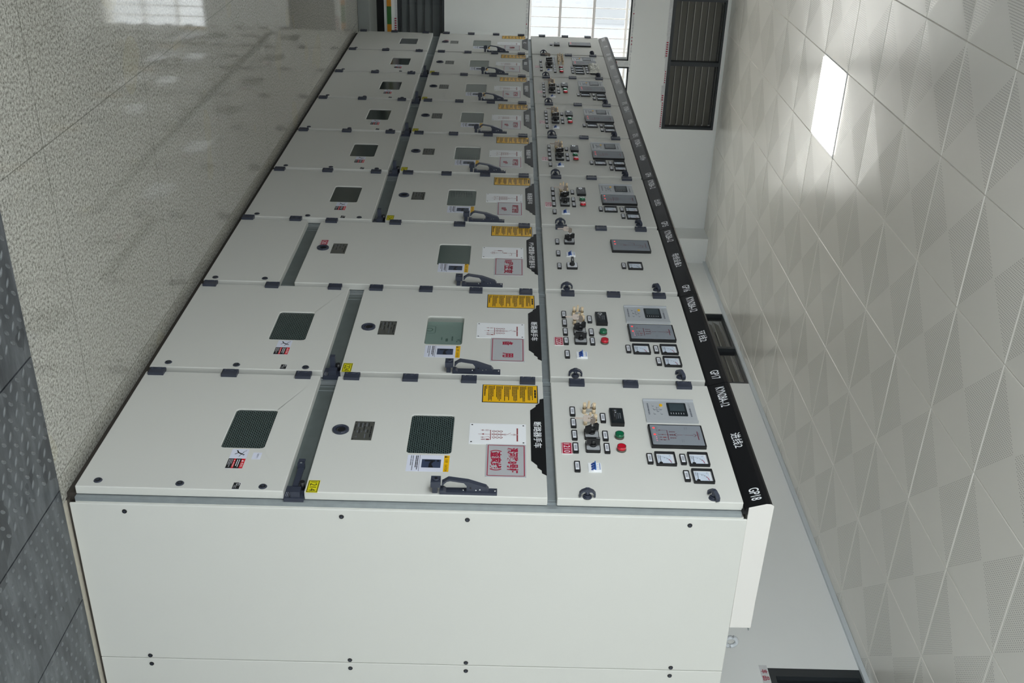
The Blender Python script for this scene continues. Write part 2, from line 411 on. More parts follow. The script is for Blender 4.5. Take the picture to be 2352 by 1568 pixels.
def wall_with_holes(name, along, c0, c1, a0, a1, z0, z1, holes, m='wall'):
    """a wall slab between c0 and c1 on its normal axis, running along the other axis, with rectangular openings"""
    b = MB(); cuts = sorted({a0, a1, *[h[0] for h in holes], *[h[1] for h in holes]}); cuts = [c for c in cuts if a0 <= c <= a1]
    for p, q in zip(cuts, cuts[1:]):
        zs = sorted((h[2], h[3]) for h in holes if h[0] <= p + 1e-6 and h[1] >= q - 1e-6); z = z0
        for lo, hi in zs + [(z1, z1)]:
            if lo > z + 1e-6:
                b.box(c0, c1, p, q, z, lo, m) if along == 'y' else b.box(p, q, c0, c1, z, lo, m)
            z = max(z, hi)
    return struct(name, b)
LV = (-0.235, 1.075, 3.05, 3.59)         # far upper louver window
SL = (-3.2, 0.9, 0.333, 0.80)            # far low slatted window
wall_with_holes('wall_left', 'y', XF - .24, XF, YF - .24, YB + .24, FZ - .2, CZ + .1, [WIN, WIN2, LV, SL])
BL = (-6.38, -5.04, 3.0, 3.61); BL2 = (-1.73, 0.6, 3.056, 3.60)
wall_with_holes('wall_back', 'x', YB, YB + .24, XF, XN, FZ - .2, CZ + .1, [BL, BL2])
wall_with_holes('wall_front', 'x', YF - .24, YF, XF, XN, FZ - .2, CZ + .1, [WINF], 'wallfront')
wall_with_holes('wall_right', 'y', XN, XN + .24, YF - .24, YB + .24, FZ - .2, CZ + .1, [(OPN[0], OPN[1], OPN[2] - .25, OPN[3]), WINR])
struct('wall_corner', MB().box(XF, -7.6, 2.17, YB, FZ, CZ, 'wall'))

# ceiling of metal lay-in panels, one panel of it replaced by the lamp
b = MB(); j0 = int((XF - CX0) / TX) - 1
LJ, LI = 2, 0; LAMPS = ((2, 0),)
for j in range(j0, 21):
    for i in range(-8, 6):
        if (j, i) in LAMPS: continue
        x0, x1 = CX0 + j * TX, CX0 + (j + 1) * TX; y0, y1 = CY0 + i * TY, CY0 + (i + 1) * TY
        x0 = max(x0, XF); x1 = min(x1, XN); y0 = max(y0, YF); y1 = min(y1, YB)
        if x1 - x0 < .02 or y1 - y0 < .02: continue
        e = .004; k = len(b.v); z = CZ; r = random.Random(j * 50 + i); t = [r.uniform(-.0009, .0009) for _ in range(4)]; c = r.uniform(.001, .006)
        V = [(x0, y0, z + .006), (x1, y0, z + .006), (x1, y1, z + .006), (x0, y1, z + .006),
             (x0 + e, y0 + e, z + t[0]), (x1 - e, y0 + e, z + t[1]), (x1 - e, y1 - e, z + t[2]), (x0 + e, y1 - e, z + t[3]), ((x0 + x1) / 2, (y0 + y1) / 2, z - c)]
        b.add(V, [(4, 8, 5), (5, 8, 6), (6, 8, 7), (7, 8, 4), (0, 4, 5, 1), (1, 5, 6, 2), (2, 6, 7, 3), (3, 7, 4, 0)], 'ceiling')
b.box(XF, XN, YF, YB, CZ + .06, CZ + .1, 'wall')
o = obj('ceiling', b.mesh('ceiling', fix=False)); o['kind'] = 'structure'

def panel_light(x0, y0, label):
    t = thing('ceiling_panel_light', label, 'ceiling light', (x0 + TX / 2, y0 + TY / 2, CZ), 'square ceiling panel lights')
    hx, hy = TX / 2, TY / 2
    f = MB().prism([(-hx, -hy), (hx, -hy), (hx, hy), (-hx, hy)], -.004, .05, 'white', 'xy', holes=[[(-hx + .018, -hy + .018), (hx - .018, -hy + .018), (hx - .018, hy - .018), (-hx + .018, hy - .018)]])
    obj('frame', f, t)
    obj('diffuser', MB().box(-hx + .018, hx - .018, -hy + .018, hy - .018, -.012, .03, 'diffuser'), t)
panel_light(CX0 + LJ * TX, CY0 + LI * TY, 'lit square white panel light set among the perforated ceiling panels')

struct('trim_1', MB().box(-7.6, XN, YB - .022, YB, CZ - .03, CZ - .002, 'trimw'))          # wall angle under the ceiling
struct('trim_2', MB().box(-7.16, -.02, .03, .09, FZ - .03, .062, 'brown').box(-.02, -.005, .045, 1.5, FZ - .03, .041, 'brown'))   # base channel under the row
struct('trim_3', MB().box(-.03, .022, .05, 1.6, FZ - .02, FZ + .003, 'strip'))              # stone strip beside the end cabinet
struct('trim_4', MB().box(XF, -7.3, YF, 2.17, FZ, .136, 'kerb'), bevel=.004)                # kerb at the foot of the far wall
struct('baseboard_left', MB().box(XF, XF + .03, YF, 2.17, .136, .205, 'dark'))
t = thing('earthing_strip', 'flat steel earthing strip banded yellow and green along the far wall', 'earthing strip', (XF + .008, -1.5, .255))
g = MB(); r0 = -3.0; cols = ['amber', 'green']; yy = .0914 + 1.5; k = 1
pts = [.25 + 1.5, .0914 + 1.5]
y1 = 1.75 + .1714 * 1
ys = []; yv = .0914 - .1720 + 1.5
edge = [1.5 + .0914 + .172 * n for n in range(-16, 6)]
for n, (a, c) in enumerate(zip(edge, edge[1:])):
    g.box(-.004, .004, a, c, -.021, .022, cols[(n - 16) % 2])
obj('strip_bands', g, t)

def louver(name, x, y, along, a0, a1, z0, z1, mull, m, pitch=.068, tape=None, fw=.024):
    """slatted dark window set in a wall opening; along = 'y' (in the far wall) or 'x' (in the back wall)"""
    def bx(b, p, q, d0, d1, lo, hi, mm):
        if along == 'y': b.box(x - d1, x - d0, p, q, lo, hi, mm)
        else: b.box(p, q, y + d0, y + d1, lo, hi, mm)
    f = MB(); w = .035
    bx(f, a0, a1, .0, .07, z0, z0 + w, 'frame'); bx(f, a0, a1, .0, .07, z1 - w * .6, z1, 'frame')
    bx(f, a0, a0 + fw, .0, .07, z0 + w, z1 - w * .6, 'frame'); bx(f, a1 - fw, a1, .0, .07, z0 + w, z1 - w * .6, 'frame')
    for q in mull: bx(f, q - .02, q + .02, -.004, .07, z0 + w, z1 - w * .6, 'frame')
    root = struct(name, f)
    s = MB(); n = int((z1 - z0 - w) / pitch) + 1
    for i in range(n):
        zc = z0 + w + i * pitch
        hi = min(zc + pitch * .93, z1 - .02); b0, b1 = .09, .125
        if hi - zc < .01: continue
        if along == 'y':
            v = [(x - b0, p, zc) for p in (a0, a1)] + [(x - b1, p, hi) for p in (a1, a0)]
        else:
            v = [(p, y + b0, zc) for p in (a0, a1)] + [(p, y + b1, hi) for p in (a1, a0)]
        s.add(v, [(0, 1, 2, 3)], m)
        bx(s, a0, a1, b0 - .003, b0 + .003, zc - .004, zc + .004, 'louverline' if m == 'louver' else 'frame')
    bx(s, a0, a1, .2, .21, z0, z1, 'dark')
    obj('slats', s, root)
    p_ = MB(); bx(p_, a0 + .02, a1 - .02, .03, .034, z0 + .03, z1 - .02, 'clear'); obj('pane', p_, root)
    if tape:
        tp = MB(); rr = random.Random(5); q = a0
        while q < a1:
            L_ = min(rr.uniform(.05, .22), a1 - q); h = rr.uniform(.018, .036)
            bx(tp, q, q + L_, -.0015, 0, z0 - h, z0 + .003, 'tape')
            if rr.random() < .45:
                c = q
                while c < q + L_ - .02:
                    bx(tp, c, c + .012, -.0022, -.0015, z0 - h * .75, z0 - h * .2, 'redink'); c += .022
            q += L_
        obj('protective_tape', tp, root)
    return root
louver('window_3', XF, 0, 'y', *LV[:2], LV[2], LV[3], [.40], 'louver', tape=True)
louver('window_4', XF, 0, 'y', *SL[:2], SL[2], SL[3], [], 'louver2', pitch=.077, tape=True)
louver('window_5', 0, YB, 'x', *BL[:2], BL[2], BL[3], [-5.68], 'louver')
w6 = louver('window_6', 0, YB, 'x', *BL2[:2], BL2[2], BL2[3], [-.3], 'louver2', fw=.062)
tp = MB()
tp.box(-1.75, -1.2, YB - .0015, YB, 3.008, 3.054, 'tape')
tp.text('丰', -1.715, -1.685, 3.012, 3.05, YB - .003, 'redink', .02); tp.text('品', -1.665, -1.63, 3.012, 3.05, YB - .003, 'redink', .02)
obj('protective_tape', tp, w6)

def big_window(name, w, right_frame=True):
    y0, y1, z0, z1 = w; f = MB(); q = .016
    f.box(XF - .09, XF - .0, y0, y1, z0, z0 + .008, 'frame'); f.box(XF - .09, XF, y0, y1, z1 - q, z1, 'frame')
    f.box(XF - .09, XF, y0, y0 + q, z0, z1, 'frame'); f.box(XF - .09, XF, y1 - q, y1, z0, z1, 'frame')
    root = struct(name, f)
    obj('pane', MB().box(XF - .05, XF - .046, y0 + .01, y1 - .01, z0 + .006, z1 - .01, 'clear'), root)
    g = MB()
    for zb in (1.953, 2.293): g.box(XF - .20, XF - .185, y0, y1, zb - .013, zb + .013, 'grille')
    for zb in (z0 + .02, z1 - .03): g.box(XF - .20, XF - .185, y0, y1, zb - .012, zb + .012, 'grille')
    n = int((y1 - y0) / .0985)
    for i in range(n + 1):
        yb = y1 - .02 - (i * .0985 + .055) % (y1 - y0)
        g.tube([(XF - .193, yb, z0), (XF - .193, yb, z1)], .0055, 'grille', 6)
    obj('grille', g, root)
    return root
w1 = big_window('window_1', WIN); big_window('window_2', WIN2)
tp = MB(); rr = random.Random(3)
for (za, y0_, n) in ((1.608, -.35, 22), (2.665, -.35, 26)):
    for i in range(n):
        q = y0_ + i * .033
        tp.box(XF, XF + .0015, q, q + rr.uniform(.02, .034), za, za + rr.uniform(.008, .022), 'tape')
        if rr.random() < .35: tp.box(XF + .0015, XF + .002, q, q + .014, za + .004, za + .012, 'redink')
tp.box(XF, XF + .0015, .39, .44, 2.35, 2.66, 'tape'); tp.box(XF + .0015, XF + .002, .395, .41, 2.5, 2.54, 'redink')
obj('protective_tape', tp, w1)

# the building across the yard
M['yard'] = mat('pale_paving', 'dcdad4', .8, var=.05)
struct('ground', MB().box(-40, XF - .3, -45, 45, -.5, -.3, 'yard'))
t = thing('building', 'pale rendered building with rows of slotted balconies seen through the barred window', 'building', (-22, -4, 0))
obj('wall', MB().box(-1, 0, -30, 30, -.3, 5.2, 'facade'), t)
obj('upper_sky_screen', MB().box(-1, .12, -30, 30, 5.2, 10.0, 'skyscreen'), t)  # unseen upper part, added to dim the sky mirrored in the floor
for (za, zb) in ((2.1, 2.62), (2.85, 3.75), (3.95, 4.35)):
    g = MB(); ny = 0
    for i in range(9):
        zc = za + (zb - za) * i / 8
        if zb - za > .6 or True: g.box(0, .06, 3.1, 4.0, za + (zb - za) * i / 9, za + (zb - za) * (i + .5) / 9, 'slot')
    obj('balcony_louver', g, t)
obj('window', MB().box(0, .05, 4.9, 5.6, 3.9, 4.5, 'slot').box(0, .05, 6.0, 6.8, 3.4, 4.5, 'slot'), t)

# ------------------------------------------------------------------ tread plates over the trench
def tread_plate(y0, y1, label, dots=False):
    x0, x1 = .024, 1.72; b = MB(); b.box(x0, x1, y0 + .003, y1 - .003, FZ - .006, FZ + .002, 'tread')
    p = .043; z = FZ + .002; ny = int((y1 - y0 - .03) / p); nx = int(1.3 / p)
    for a in range(ny):
        for c in range(nx):
            cx = x0 + .025 + c * p + (p / 2 if a % 2 else 0); cy = y0 + .02 + a * p
            if dots: l, w, ang = .0078, .0078, 0
            else: l, w, ang = .0165, .0062, (.9 if (a + c) % 2 else -.75)
            ca, sa = math.cos(ang), math.sin(ang); n = 8; vs = []
            for rr_, h in ((1, 0), (.5, .0028)):
                for i in range(n):
                    th = 2 * math.pi * i / n; px, py = l * rr_ * math.cos(th), w * rr_ * math.sin(th)
                    vs.append((cx + px * ca - py * sa, cy + px * sa + py * ca, z + h))
            b.add(vs, [(i, (i + 1) % n, (i + 1) % n + n, i + n) for i in range(n)] + [tuple(range(n, 2 * n))], 'treadworn_rimlit')
    o = obj('floor_plate', b.mesh('floor_plate', fix=False))
    return tag(o, label, 'floor plate', 'tread plates over the cable trench')
tread_plate(-1.51, -1.01, 'worn steel tread plate bordering the granite floor, furthest out from the cabinets')
tread_plate(-1.01, -.510, 'worn steel tread plate bordering the granite floor, second in from the outermost')
tread_plate(-.510, -.012, 'steel tread plate whose corner meets the front corner of cabinet GP18')
tread_plate(-.012, .446, 'scuffed dotted steel plate beside the front half of the white end panel', True)
tread_plate(.446, .92, 'scuffed dotted steel plate beside the rear half of the white end panel', True)

# ------------------------------------------------------------------ switchgear parts
def dist(a, b): return math.hypot(a[0] - b[0], a[1] - b[1])
def hinge_b(b):
    b.box(-.018, .020, -.012, .004, -.03, .03, 'slate'); b.box(-.018, .020, -.0135, -.012, -.03, -.0275, 'black')
    for z0, z1 in ((-.03, -.017), (-.015, .015), (.017, .03)): b.cyl((-.017, -.006, z0), .0085, z1 - z0, 'slate', 'z', 12)
def knob_b(b, rot=False):
    b.cyl((0, 0, 0), .016, .005, 'slate', r2=.0145); b.cyl((0, -.005, 0), .0125, .004, 'slate', r2=.011); b.cyl((0, -.009, 0), .0072, .016, 'slate')
    arch = [(-.027, -.004), (-.027, -.017), (-.020, -.026), (-.010, -.031), (-.005, -.034), (.005, -.034), (.010, -.031), (.020, -.026), (.027, -.017), (.027, -.004), (.022, -.004), (.021, -.015), (.014, -.023), (-.014, -.023), (-.021, -.015), (-.022, -.004)]
    if not rot: b.prism([(y, z) for z, y in arch], -.007, .007, 'slate', 'yz')
    else:
        c, s_ = math.cos(.45), math.sin(.45); k = len(b.v); b.prism([(x, y) for x, y in arch], -.007, .007, 'slate', 'xy')
        b.v[k:] = [(x * c - z * s_, y, x * s_ + z * c) for x, y, z in b.v[k:]]
def namelabel_b(b):
    b.prism(rrect(-.030, .030, -.0102, .0102, .003, 2), -.008, 0, 'black'); b.quad(-.0225, .0225, -.0068, .0055, -.0083, 'label')
    for z in (-.0035, .0005): b.quad(-.014, .013, z, z + .0022, -.0086, 'grey_ink')
    b.quad(-.022, .022, .0062, .0076, -.0083, 'grey_ink')
def lamp_b(lens):
    def f(b):
        b.cyl((0, 0, 0), .0175, .007, 'lampbase'); b.cyl((0, -.007, 0), .0168, .012, lens, r2=.0155); b.ring(0, 0, .015, .002, -.0193, 'ink')
    return f
def rot_b(up):
    def f(b):
        b.prism(rrect(-.030, .030, -.026, .026, .005, 2), -.012, 0, 'black'); b.prism(rrect(-.0275, .0275, -.0235, .0235, .004, 2), -.0128, -.012, 'switchface')
        b.cyl((0, -.0128, 0), .013, .008, 'black'); b.cyl((0, -.0208, 0), .011, .016, 'black', r2=.010)
        if up:
            b.cyl((0, -.0368, 0), .0095, .010, 'black', r2=.0085); b.cyl((0, -.0468, 0), .007, .002, 'chrome')
            k = len(b.v); b.box(-.0065, .0065, -.046, -.022, -.026, .026, 'black')
            c, s_ = math.cos(.55), math.sin(.55); b.v[k:] = [(x * c - z * s_, y, x * s_ + z * c) for x, y, z in b.v[k:]]
        else:
            b.box(-.0065, .0065, -.044, -.020, -.0235, .0235, 'black'); b.quad(-.001, .001, .010, .022, -.0443, 'white')
    return f
def rot_side_b(b):
    b.prism(rrect(-.030, .030, -.026, .026, .005, 2), -.012, 0, 'black'); b.prism(rrect(-.0275, .0275, -.0235, .0235, .004, 2), -.0128, -.012, 'label')
    b.cyl((0, -.0128, 0), .013, .008, 'black'); b.box(-.026, .026, -.044, -.018, -.0065, .0065, 'black'); b.box(-.001, .024, -.0443, -.044, -.001, .001, 'white')
def link_b(b):
    for z in (0., .036):
        b.cyl((0, 0, z), .0068, .020, 'beige', n=14); b.cyl((0, -.020, z), .0072, .005, 'brass', n=12, r2=.0066); b.cyl((0, -.025, z), .0062, .019, 'beige', n=10)
    b.prism([(-.022, .004), (-.022, .036), (-.0245, .036), (-.0245, .004)], -.004, .004, 'keymetal', 'yz')
    b.prism([(-.0235, .010), (-.0235, .020), (-.052, .020), (-.052, .013)], -.005, .005, 'beige', 'yz')
    b.tube([(0, -.0235, .024), (0, -.038, .026), (0, -.043, .030), (0, -.040, .034), (0, -.0235, .035)], .0014, 'keymetal', 6)
def mcb_b(b):
    b.box(-.026, .026, -.004, 0, -.0225, .0225, 'white'); b.box(-.022, .022, -.0075, -.004, -.006, .0215, 'white')
    b.prism([(-.004, -.001), (-.004, .004), (-.016, .003), (-.016, 0)], -.021, .021, 'blue', 'yz')
    for x in (-.014, 0., .014):
        b.prism([(-.004, -.013), (-.006, -.012), (-.012, -.004), (-.012, -.001), (-.004, -.001)], x - .0035, x + .0035, 'navy', 'yz')
    b.quad(-.02, .018, .016, .018, -.0078, 'blue')
    for x in (-.012, .004): b.disc(x, .010, .0012, -.0078, 'ink')
def module_b(b):
    b.prism(rrect(-.054, .054, -.025, .025, .003, 2), -.014, 0, 'black'); b.quad(-.049, .049, -.0215, .0215, -.0143, 'lcd')
    b.quad(-.040, .034, -.017, -.003, -.0145, 'ink'); b.ring(-.035, -.004, .0085, .0035, -.0147, 'chrome'); b.disc(-.035, -.004, .0045, -.0147, 'grey_ink'); b.quad(-.024, -.020, -.006, -.001, -.0147, 'white')
    b.quad(-.022, .024, -.0022, -.0012, -.0147, 'grey_ink'); b.quad(-.015, .008, -.0095, -.0075, -.0147, 'grey_ink')
    for x in (-.014, -.004, .006, .016): b.quad(x - .003, x + .003, .003, .007, -.0147, 'grey_ink'); b.quad(x - .0025, x + .0025, .012, .0135, -.0147, 'label')
def relay_b(b):
    b.box(-.078, .078, -.006, 0, -.0965, .0965, 'silver')
    for x in (-.078, .071): b.box(x, x + .007, -.011, -.006, -.0965, .0965, 'silver')
    b.prism(rrect(-.053, .037, -.009, .063, .003, 2), -.009, -.006, 'lcd'); b.quad(-.046, .006, -.001, .056, -.0093, 'lcdface')
    for i in range(6): b.quad(.018, .028, .000 + i * .0095, .0018 + i * .0095, -.0093, 'label')
    b.prism(rrect(-.043, -.029, -.037, -.026, .002, 2), -.009, -.006, 'yellow')
    for x, z in ((-.035, -.062), (-.008, -.058), (.022, -.060), (.022, -.034)): b.prism(rrect(x - .006, x + .006, z - .004, z + .004, .002, 2), -.008, -.006, 'silver', side='grey_ink')
    for x, z in ((-.022, -.046), (-.009, -.058), (-.009, -.034), (.003, -.046), (-.009, -.046)):
        b.prism([(x - .008, z), (x, z + .005), (x + .008, z), (x, z - .005)], -.0085, -.006, 'silver', side='grey_ink')
    b.text('C-LION', -.055, -.025, .073, .080, -.0063, 'grey_ink'); b.bars(-.02, .042, .073, .080, 1, -.0063, 'grey_ink', .9, 3, .05)
    b.bars(-.050, .032, -.084, -.078, 1, -.0063, 'grey_ink', .9, 4, .05)
def status_b(lit):
    def f(b):
        b.prism(rrect(-.070, .070, -.0985, .0985, .003, 2), -.013, 0, 'black'); b.prism(rrect(-.064, .064, -.0925, .0925, .002, 2), -.0138, -.013, 'panel')
        Y = -.0142; d = 'maroon'
        b.quad(-.026, .030, .0745, .0775, Y, d); b.bars(-.02, .03, .079, .083, 1, Y, 'grey_ink', .7, 2, .05)
        b.line(0, .0745, 0, .066, .0016, Y, d); b.ring(0, .060, .0085, .0016, Y, d, a0=0, a1=180)
        b.line(0, .060, 0, .030, .0016, Y, d); b.line(0, .030, -.006, .022, .001, Y, 'grey_ink'); b.line(0, .020, 0, .0, .0016, Y, d); b.ring(0, .0, .0085, .0016, Y, d, a0=180, a1=360)
        for x in (-.020, 0., .020):
            for k in range(3):
                z = -.008 - k * .0075; b.ring(x, z, .003, .0013, Y, d, 8); b.line(x, z, x + .005, z - .001, .001, Y, d)
        b.quad(-.030, .036, -.0345, -.0322, Y, d); b.line(0, -.0085, 0, -.068, .0016, Y, d); b.poly([(-.003, -.050), (.003, -.050), (0, -.058)], Y - .0002, d)
        for x in (-.029, .018, .034):
            b.line(x, -.034, x, -.063, .001, Y, d); b.poly([(x - .003, -.058), (x + .003, -.058), (x, -.066)], Y - .0002, d)
        b.ring(.034, -.048, .003, .0014, Y, d, 8); b.quad(.0155, .0205, -.052, -.041, Y - .0001, 'redbrown')
        b.pl([(-.052, -.088), (.052, -.088), (.052, -.066), (-.052, -.066), (-.052, -.088)], .0007, Y, 'grey_ink')
        for x in (-.043, .0): b.disc(x, -.080, .0042, Y - .0003, 'led' if lit else 'redink')
        for x in (.016, .028, .040): b.disc(x, -.076, .0028, Y - .0003, 'ledpink')
        b.bars(-.052, -.005, -.074, -.069, 1, Y, 'grey_ink', .5, 6, .04); b.bars(.01, .050, -.072, -.068, 1, Y, 'grey_ink', .5, 7, .04)
        b.bars(-.05, .05, -.091, -.0885, 1, Y, 'grey_ink', .8, 8, .04); b.bars(-.052, -.035, .030, .044, 2, Y, 'grey_ink', .3, 9); b.bars(.030, .05, .012, .024, 2, Y, 'grey_ink', .3, 10)
    return f
def status_pt_b(b):
    b.prism(rrect(-.070, .070, -.0985, .0985, .003, 2), -.013, 0, 'black'); b.prism(rrect(-.064, .064, -.0925, .0925, .002, 2), -.0138, -.013, 'panel')
    Y = -.0142; d = 'maroon'
    b.quad(-.026, .030, .0755, .0775, Y, d); b.line(.005, .0745, .005, .05, .0016, Y, d); b.ring(0, .044, .008, .0014, Y, d, a0=0, a1=180); b.line(0, .044, 0, -.02, .0016, Y, d)
    b.line(0, .02, -.028, .02, .0016, Y, d); b.line(-.028, .02, -.028, -.012, .0014, Y, d); b.line(.005, .06, .028, .06, .0016, Y, d); b.line(.028, .06, .028, .034, .0014, Y, d)
    for dx, dz in ((0, -.024), (-.004, -.031), (.004, -.031)): b.ring(dx, dz, .005, .0012, Y, d, 12)
    b.line(0, -.036, 0, -.055, .0016, Y, d); b.line(-.02, -.03, -.02, -.06, .001, Y, d)
    b.pl([(-.052, -.088), (.052, -.088), (.052, -.066), (-.052, -.066), (-.052, -.088)], .0007, Y, 'grey_ink')
    for x in (-.043, -.010): b.disc(x, -.078, .0042, Y - .0003, 'led')
def meter_b(red=True):
    def f(b):
        out = rrect(-.039, .039, -.036, .036, .003, 2); inn = rrect(-.034, .034, -.031, .031, .002, 2)
        b.prism(out, -.010, 0, 'black', holes=[inn]); b.quad(-.034, .034, -.031, .031, -.0015, 'white')
        b.prism(rrect(-.026, .030, -.027, .023, .002, 2), -.004, -.0015, 'meter'); Y = -.0046
        b.ring(.022, -.018, .036, .0009, Y, 'grey_ink', 10, 90, 180); b.ring(.022, -.018, .036, .0022, Y - .0002, 'redink', 4, 90, 125) if red else b.ring(.022, -.018, .036, .0016, Y - .0002, 'ink', 4, 90, 130)
        b.disc(.024, -.018, .0062, Y - .0006, 'ink'); b.line(.022, -.018, -.020, -.0165, .0014, Y - .0004, 'ink'); b.text('A', -.022, -.017, .014, .018, Y, 'ink')
        for i, (x, z) in enumerate(((-.008, -.004), (-.003, .005), (.004, .010), (.02, .018))): b.quad(x, x + .004, z, z + .0018, Y, 'grey_ink')
        b.bars(-.022, .0, -.026, -.020, 2, Y, 'grey_ink', .35, 3)
    return f
def plug_b(b):
    b.cyl((0, 0, 0), .0145, .003, 'slate', r2=.0125); b.cyl((0, -.003, 0), .009, .0012, 'black', r2=.008); b.cyl((0, -.0042, 0), .0045, .001, 'slate')
def port_b(b):
    n = 28; ring = [(.030 * math.cos(2 * math.pi * i / n), .030 * math.sin(2 * math.pi * i / n)) for i in range(n)]; inn = [(.018 * math.cos(2 * math.pi * i / n), .018 * math.sin(2 * math.pi * i / n)) for i in range(n)]
    b.prism(ring, -.006, .001, 'slate', holes=[inn]); b.torus((0, -.004, 0), .025, .0045, 'slate', 'xz', 28, 8); b.cyl((0, -.0005, 0), .018, .001, 'dark'); b.ring(0, -.004, .010, .003, -.002, 'chrome', 10, 200, 340)
def rating_b(b):
    b.box(-.061, .061, -.0012, 0, -.036, .036, 'plate'); Y = -.0015
    for x in (-.056, .056):
        for z in (-.031, .031): b.disc(x, z, .003, Y, 'chrome')
    b.bars(-.03, .045, .024, .031, 1, Y, 'ink', .6, 1, .06)
    for i in range(6): b.bars(-.05, .052, .014 - i * .0075, .020 - i * .0075, 1, Y, 'grey_ink' if i % 2 else 'ink', .5, 20 + i, .4)
    b.bars(-.04, .03, -.033, -.028, 1, Y, 'ink', .6, 2, .06)
def notice_b(b):
    b.box(-.066, .066, -.0008, 0, -.107, .107, 'ink'); b.quad(-.063, .063, -.1035, .1035, -.0011, 'yellow'); Y = -.0014
    b.bars(-.032, .040, .092, .101, 1, Y, 'ink', .8, 5, .05)
    r = random.Random(11); z = .088; k = 0
    while z > -.090:
        h = .0046; k += 1
        if k % 5 == 0: z -= .004; b.bars(-.058, -.030, z - h, z, 1, Y, 'ink', .62, 30 + k, .03); z -= h + .001; continue
        b.bars(-.056, .056, z - h, z, 1, Y, 'ink', .6, 60 + k, .02); z -= h + .0006
    b.bars(-.055, .05, -.1005, -.094, 1, Y, 'ink', .6, 77, .03)
def mimic_b(kind):
    def f(b):
        x0, x1, z0, z1 = -.067, .067, -.1025, .1025; b.box(x0, x1, -.002, 0, z0, z1, 'white'); Y = -.0024; d = 'redbrown'
        for x in (-.057, .055):
            for z in (-.094, .093): b.disc(x, z, .0034, Y, 'ink', 10)
        c = .004; b.quad(-.039, .047, .0685, .0735, Y, d); b.disc(c, .071, .0017, Y - .0002, 'white')
        L = lambda *p: b.pl(p, .0015, Y, d)
        if kind == 'pt':
            L((c, .0685), (c, .02)); L((c, .045), (.030, .045), (.030, .03)); b.ring(c, .036, .004, .001, Y, d, 8, 0, 180); L((c, .01), (c, -.03)); L((c, .0), (-.024, .0), (-.024, -.045))
            b.quad(-.027, -.021, -.025, -.005, Y, d); b.quad(c - .003, c + .003, .003, .02, Y, d)
            for dx, dz in ((0, -.036), (-.007, -.046), (.007, -.046), (0, -.053)): b.ring(c + dx, dz, .007, .0012, Y, d, 12)
            return
        for z in (.060, .056): L((c - .005, z + .004), (c, z), (c + .005, z + .004)) if False else L((c - .005, z), (c, z + .005), (c + .005, z))
        L((c, .0685), (c, .064)); L((c, .056), (c, .047)); L((c - .011, .048), (c, .034), (c, .030))
        for z in (.030, .025): L((c - .005, z), (c, z - .005), (c + .005, z))
        L((c, .022), (c, -.070))
        if kind == 'gl': L((c, -.07), (c, -.078)); return
        for i, x in enumerate((c - .020, c, c + .020)):
            for z in (.012, -.001, -.014):
                b.ring(x, z, .0050, .0020, Y, d, 10); b.poly([(x + .004, z + .002), (x + .009, z), (x + .004, z - .002)], Y - .0001, d); L((x, z + .005), (x, z + .007))
        b.quad(c - .028, c + .036, -.027, -.0245, Y, d); b.poly([(c - .005, -.050), (c + .005, -.050), (c, -.059)], Y - .0001, d)
        xs = (c - .026, c + .021, c + .034) if kind == 'std' else (c - .026, c + .026)
        for x in xs:
            L((x, -.026), (x, -.030)); L((x, -.048), (x, -.061))
            for q, w_ in ((-.053, .0045), (-.056, .003), (-.059, .0015)): L((x - w_, q), (x + w_, q))
        for dz in (-.036, -.042): b.ring(c - .026, dz, .004, .001, Y, d, 10)
        x = c + .021; L((x, -.030), (x - .006, -.034), (x, -.048))
        if kind == 'std': b.pl([(c + .031, -.031), (c + .037, -.031), (c + .037, -.049), (c + .031, -.049), (c + .031, -.031)], .0015, Y, d); b.quad(c + .032, c + .036, -.041, -.032, Y, d)
    return f
def sign_b(lines):
    def f(b):
        b.box(-.099, .099, -.002, 0, -.070, .070, 'sign'); Y = -.0024
        b.pl([(-.092, -.063), (.092, -.063), (.092, .064), (-.092, .064), (-.092, -.063)], .003, Y, 'redink')
        for s_, x0, x1, z0, z1 in lines: b.text(s_, x0, x1, z0, z1, Y, 'redink', .034)
    return f
def caution_b(b):
    b.box(-.049, .049, -.0006, 0, -.073, .073, 'paperwhite'); Y = -.0009
    b.quad(-.049, .049, .054, .073, Y, 'yellow'); b.poly([(-.046, .0565), (-.034, .0565), (-.040, .0705)], Y - .0002, 'ink'); b.poly([(-.0405, .060), (-.0395, .060), (-.0395, .067), (-.0405, .067)], Y - .0004, 'yellow')
    b.text('注意', -.026, -.006, .0585, .068, Y - .0002, 'ink'); b.text('CAUTION', .006, .046, .0585, .067, Y - .0002, 'ink')
    b.quad(-.024, .026, -.022, .044, Y, 'picto'); b.quad(-.019, -.011, -.012, .024, Y - .0002, 'ink'); b.disc(-.015, .034, .005, Y - .0002, 'ink'); b.poly([(-.012, .02), (.004, .012), (.026, .020), (.026, .002), (.0, .004), (-.012, .01)], Y - .0002, 'ink')
    b.line(-.049, -.030, .049, -.030, .0012, Y, 'ink'); b.bars(-.045, .044, -.045, -.034, 2, Y, 'ink', .55, 41, .03); b.bars(-.045, .044, -.063, -.050, 2, Y, 'grey_ink', .45, 43, .04)
